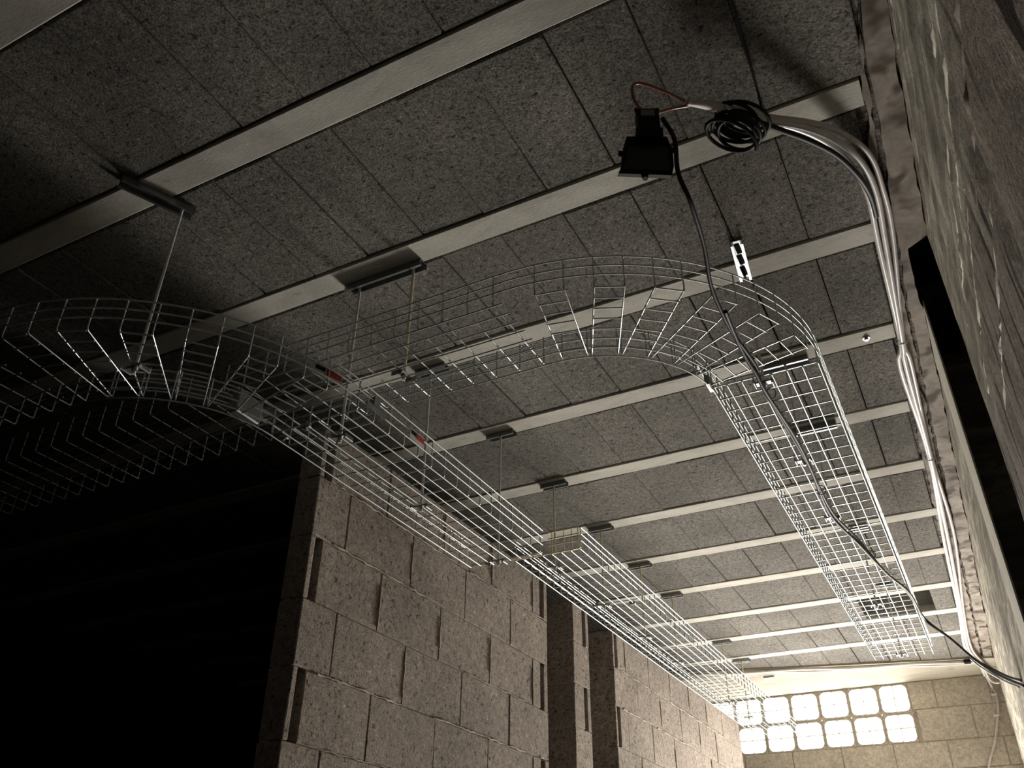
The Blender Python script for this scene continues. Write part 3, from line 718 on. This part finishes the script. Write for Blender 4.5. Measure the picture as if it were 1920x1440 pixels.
# cord from floodlight through the right tray and out to the right wall
tail = [(-0.165, 5.15, 1.508), (-0.071, 5.0, 1.356), (0.003, 4.80, 1.202), (0.056, 4.65, 1.104), (0.105, 4.45, 1.011), (0.167, 4.22, 0.915)]
cord = [(-0.352, 1.455, 1.735), (-0.332, 1.465, 1.66), (-0.337, 1.48, 1.56), (-0.331, 1.54, 1.515), (-0.347, 1.70, 1.512), (-0.375, 1.85, 1.505), (-0.383, 1.97, 1.503), (-0.383, 2.10, 1.505), (-0.373, 2.22, 1.509), (-0.368, 2.326, 1.512), (-0.379, 2.45, 1.510), (-0.368, 2.79, 1.512), (-0.359, 3.09, 1.510), (-0.359, 3.52, 1.513), (-0.31, 3.857, 1.510), (-0.262, 4.31, 1.512), (-0.203, 4.66, 1.512)] + tail
cable('electric_cable', cord, .0058, M_black, 'long black cable from the floodlight, tied under the right tray, ending at the wall', n=10)
cord2 = []
for i_, p_ in enumerate(cord[6:]):
    a_ = i_ * 1.3; 
    cord2.append((p_[0] + .011 * math.cos(a_) + (.016 if i_ > 11 else 0), p_[1] + .01, p_[2] - .006 + .006 * math.sin(a_)))
cord2[-1] = (0.167, 4.26, 0.945)
cable('electric_cable', cord2, .0066, M_black, 'thinner black cable twisted round the long one from the tray bend to the wall', n=10)
for (p_, l_) in (((-0.366, 2.50, 1.511), 'tie holding the black cable under the right tray, nearest its bend'), ((-0.359, 3.30, 1.511), 'tie holding the black cable under the right tray, second from its bend'), ((-0.285, 4.08, 1.511), 'tie holding the black cable under the right tray, farthest from its bend')):
    k = MB(); k.tube([(p_[0] + .016 * math.cos(a), p_[1], p_[2] + .006 + .020 * math.sin(a)) for a in [2 * math.pi * q / 14 for q in range(15)]], .0016, 6); solo(k, 'cable_tie', M_black, p_, l_, 'cable tie', 'ties under the right tray')
cable('electric_cable', [(0.0, 4.79, 1.186), (0.03, 4.70, 1.125), (0.068, 4.57, 1.055), (0.105, 4.43, 0.99), (0.150, 4.28, 0.925)], .0045, M_white, 'short bright white cable hugging the underside of the black cables at the right edge')
cable('electric_cable', [(0.085, 8.20, 1.895), (0.10, 8.26, 1.86), (0.135, 8.28, 1.84), (0.163, 8.24, 1.83)], .0075, M_white, 'short white cable bending to the right wall beside the black cables in the far corner')
cable('electric_cable', [(0.075, 8.25, 1.90), (0.10, 8.44, 1.85), (0.115, 8.455, 1.79), (0.105, 8.455, 1.70), (0.072, 8.455, 1.59), (0.01, 8.455, 1.43), (-0.09, 8.455, 1.23), (-0.14, 8.455, 1.0), (-.15, 8.455, .6)], .0095, M_white2, 'white cable hanging in a bow down the right end of the end wall')
for (x, z, l) in ((0.112, 1.79, 'upper clip holding the white cable to the end wall'), (0.085, 1.625, 'lower clip holding the white cable to the end wall')):
    k = MB(); k.bbox((x - .035, EY - .03, z - .007), (x + .012, EY + .006, z + .007), .002); solo(k, 'cable_clip', M_white2, (x, EY - .01, z), l, 'clip', 'clips on the end wall')
# conduits along the end of the ceiling
def endpts(dy, dz, wob, ph):
    out = []
    for i in range(15):
        x = -2.3 + (0.06 + 2.3) * i / 14; out.append((x, 7.985 + .27 * (x - .05) + dy + wob * math.sin(i * .9 + ph), SZ + dz + wob * .3 * math.sin(i * 1.3 + ph)))
    return out
cable('electric_cable', endpts(.0, -.012, .012, 0), .012, M_white, 'thick pale pipe along the end of the ceiling, nearer the beams', 'cable', 'pale pipes above the window')
cable('electric_cable', endpts(.055, -.010, .016, 2), .009, M_white, 'thinner wavy pale pipe along the end of the ceiling, nearer the window', 'cable', 'pale pipes above the window')
k = MB(); k.bbox((-.055, 7.92, SZ - .03), (-.005, 7.96, SZ + .002), .004); solo(k, 'pipe_clamp', M_black, (-.03, 7.94, SZ), 'small black clamp on the pale pipe near the right corner', 'clamp')
k = MB(); k.bbox((-1.62, 7.75, SZ - .016), (-1.53, 7.79, SZ + .001), .004); solo(k, 'soffit_bracket', M_chan, (-1.57, 7.77, SZ), 'small grey bracket on the glaring soffit above the window', 'bracket')

# ---------------------------------------------------------------- floodlight
fl = thing('floodlight', (-0.39, 1.45, 1.57), 'black floodlight hanging from the tip of the cable bundle', 'floodlight')
# driver box
k = MB(); k.bbox((-0.418, 1.430, 1.672), (-0.362, 1.466, 1.768), .004); k.bbox((-0.423, 1.432, 1.668), (-0.357, 1.462, 1.700), .003)
k.build('driver_box', M_lampblack, fl)
k = MB(); k.box((-0.408, 1.4275, 1.735), (-0.374, 1.4305, 1.757)); k.build('rating_label', M_grey, fl).__setitem__('label', 'plain grey label')
k = MB()
for x in (-.417, -.363): k = MB(); k.tube([(x, 1.44, 1.764), (x, 1.44, 1.774)], .0045, 8); k.build('corner_lug', M_lampblack, fl)
# head: housing flares towards the lower, wider front
k = MB()
pr = [(-0.4445, 1.69), (-0.345, 1.69), (-0.333, 1.648), (-0.333, 1.60), (-0.340, 1.572), (-0.470, 1.578), (-0.461, 1.60), (-0.455, 1.650)]
k.prism([(x, 1.455 + (1.69 - z) * .15, z) for x, z in pr], (0, .022, .012)); k.build('lamp_head', M_lampblack, fl)
k = MB(); k.prism([(x, 1.452 + (1.69 - z) * .15, z) for x, z in [(-0.440, 1.655), (-0.345, 1.655), (-0.343, 1.584), (-0.458, 1.588)]], (0, .004, 0)); k.build('front_glass', M_glass, fl)
k = MB()
for q in range(9): x = -.445 + q * .0125; k.box((x, 1.475, 1.625), (x + .003, 1.500, 1.685))
k.build('cooling_fins', M_lampblack, fl)
k = MB(); k.tube([(-.405, 1.475, 1.582), (-.405, 1.475, 1.563)], lambda t: .010 - .003 * t, 10); k.build('cable_gland', M_lampblack, fl)
k = MB(); k.tube([(-.448, 1.47, 1.645), (-.466, 1.47, 1.645)], .007, 8); k.build('hinge_knob', M_lampblack, fl); k = MB(); k.tube([(-.342, 1.47, 1.655), (-.328, 1.47, 1.655)], .007, 8); k.build('hinge_knob', M_lampblack, fl)
fl.rotation_euler = (0, 0, math.radians(27))
for o in bpy.data.objects:
    if '_w' in o: del o['_w']
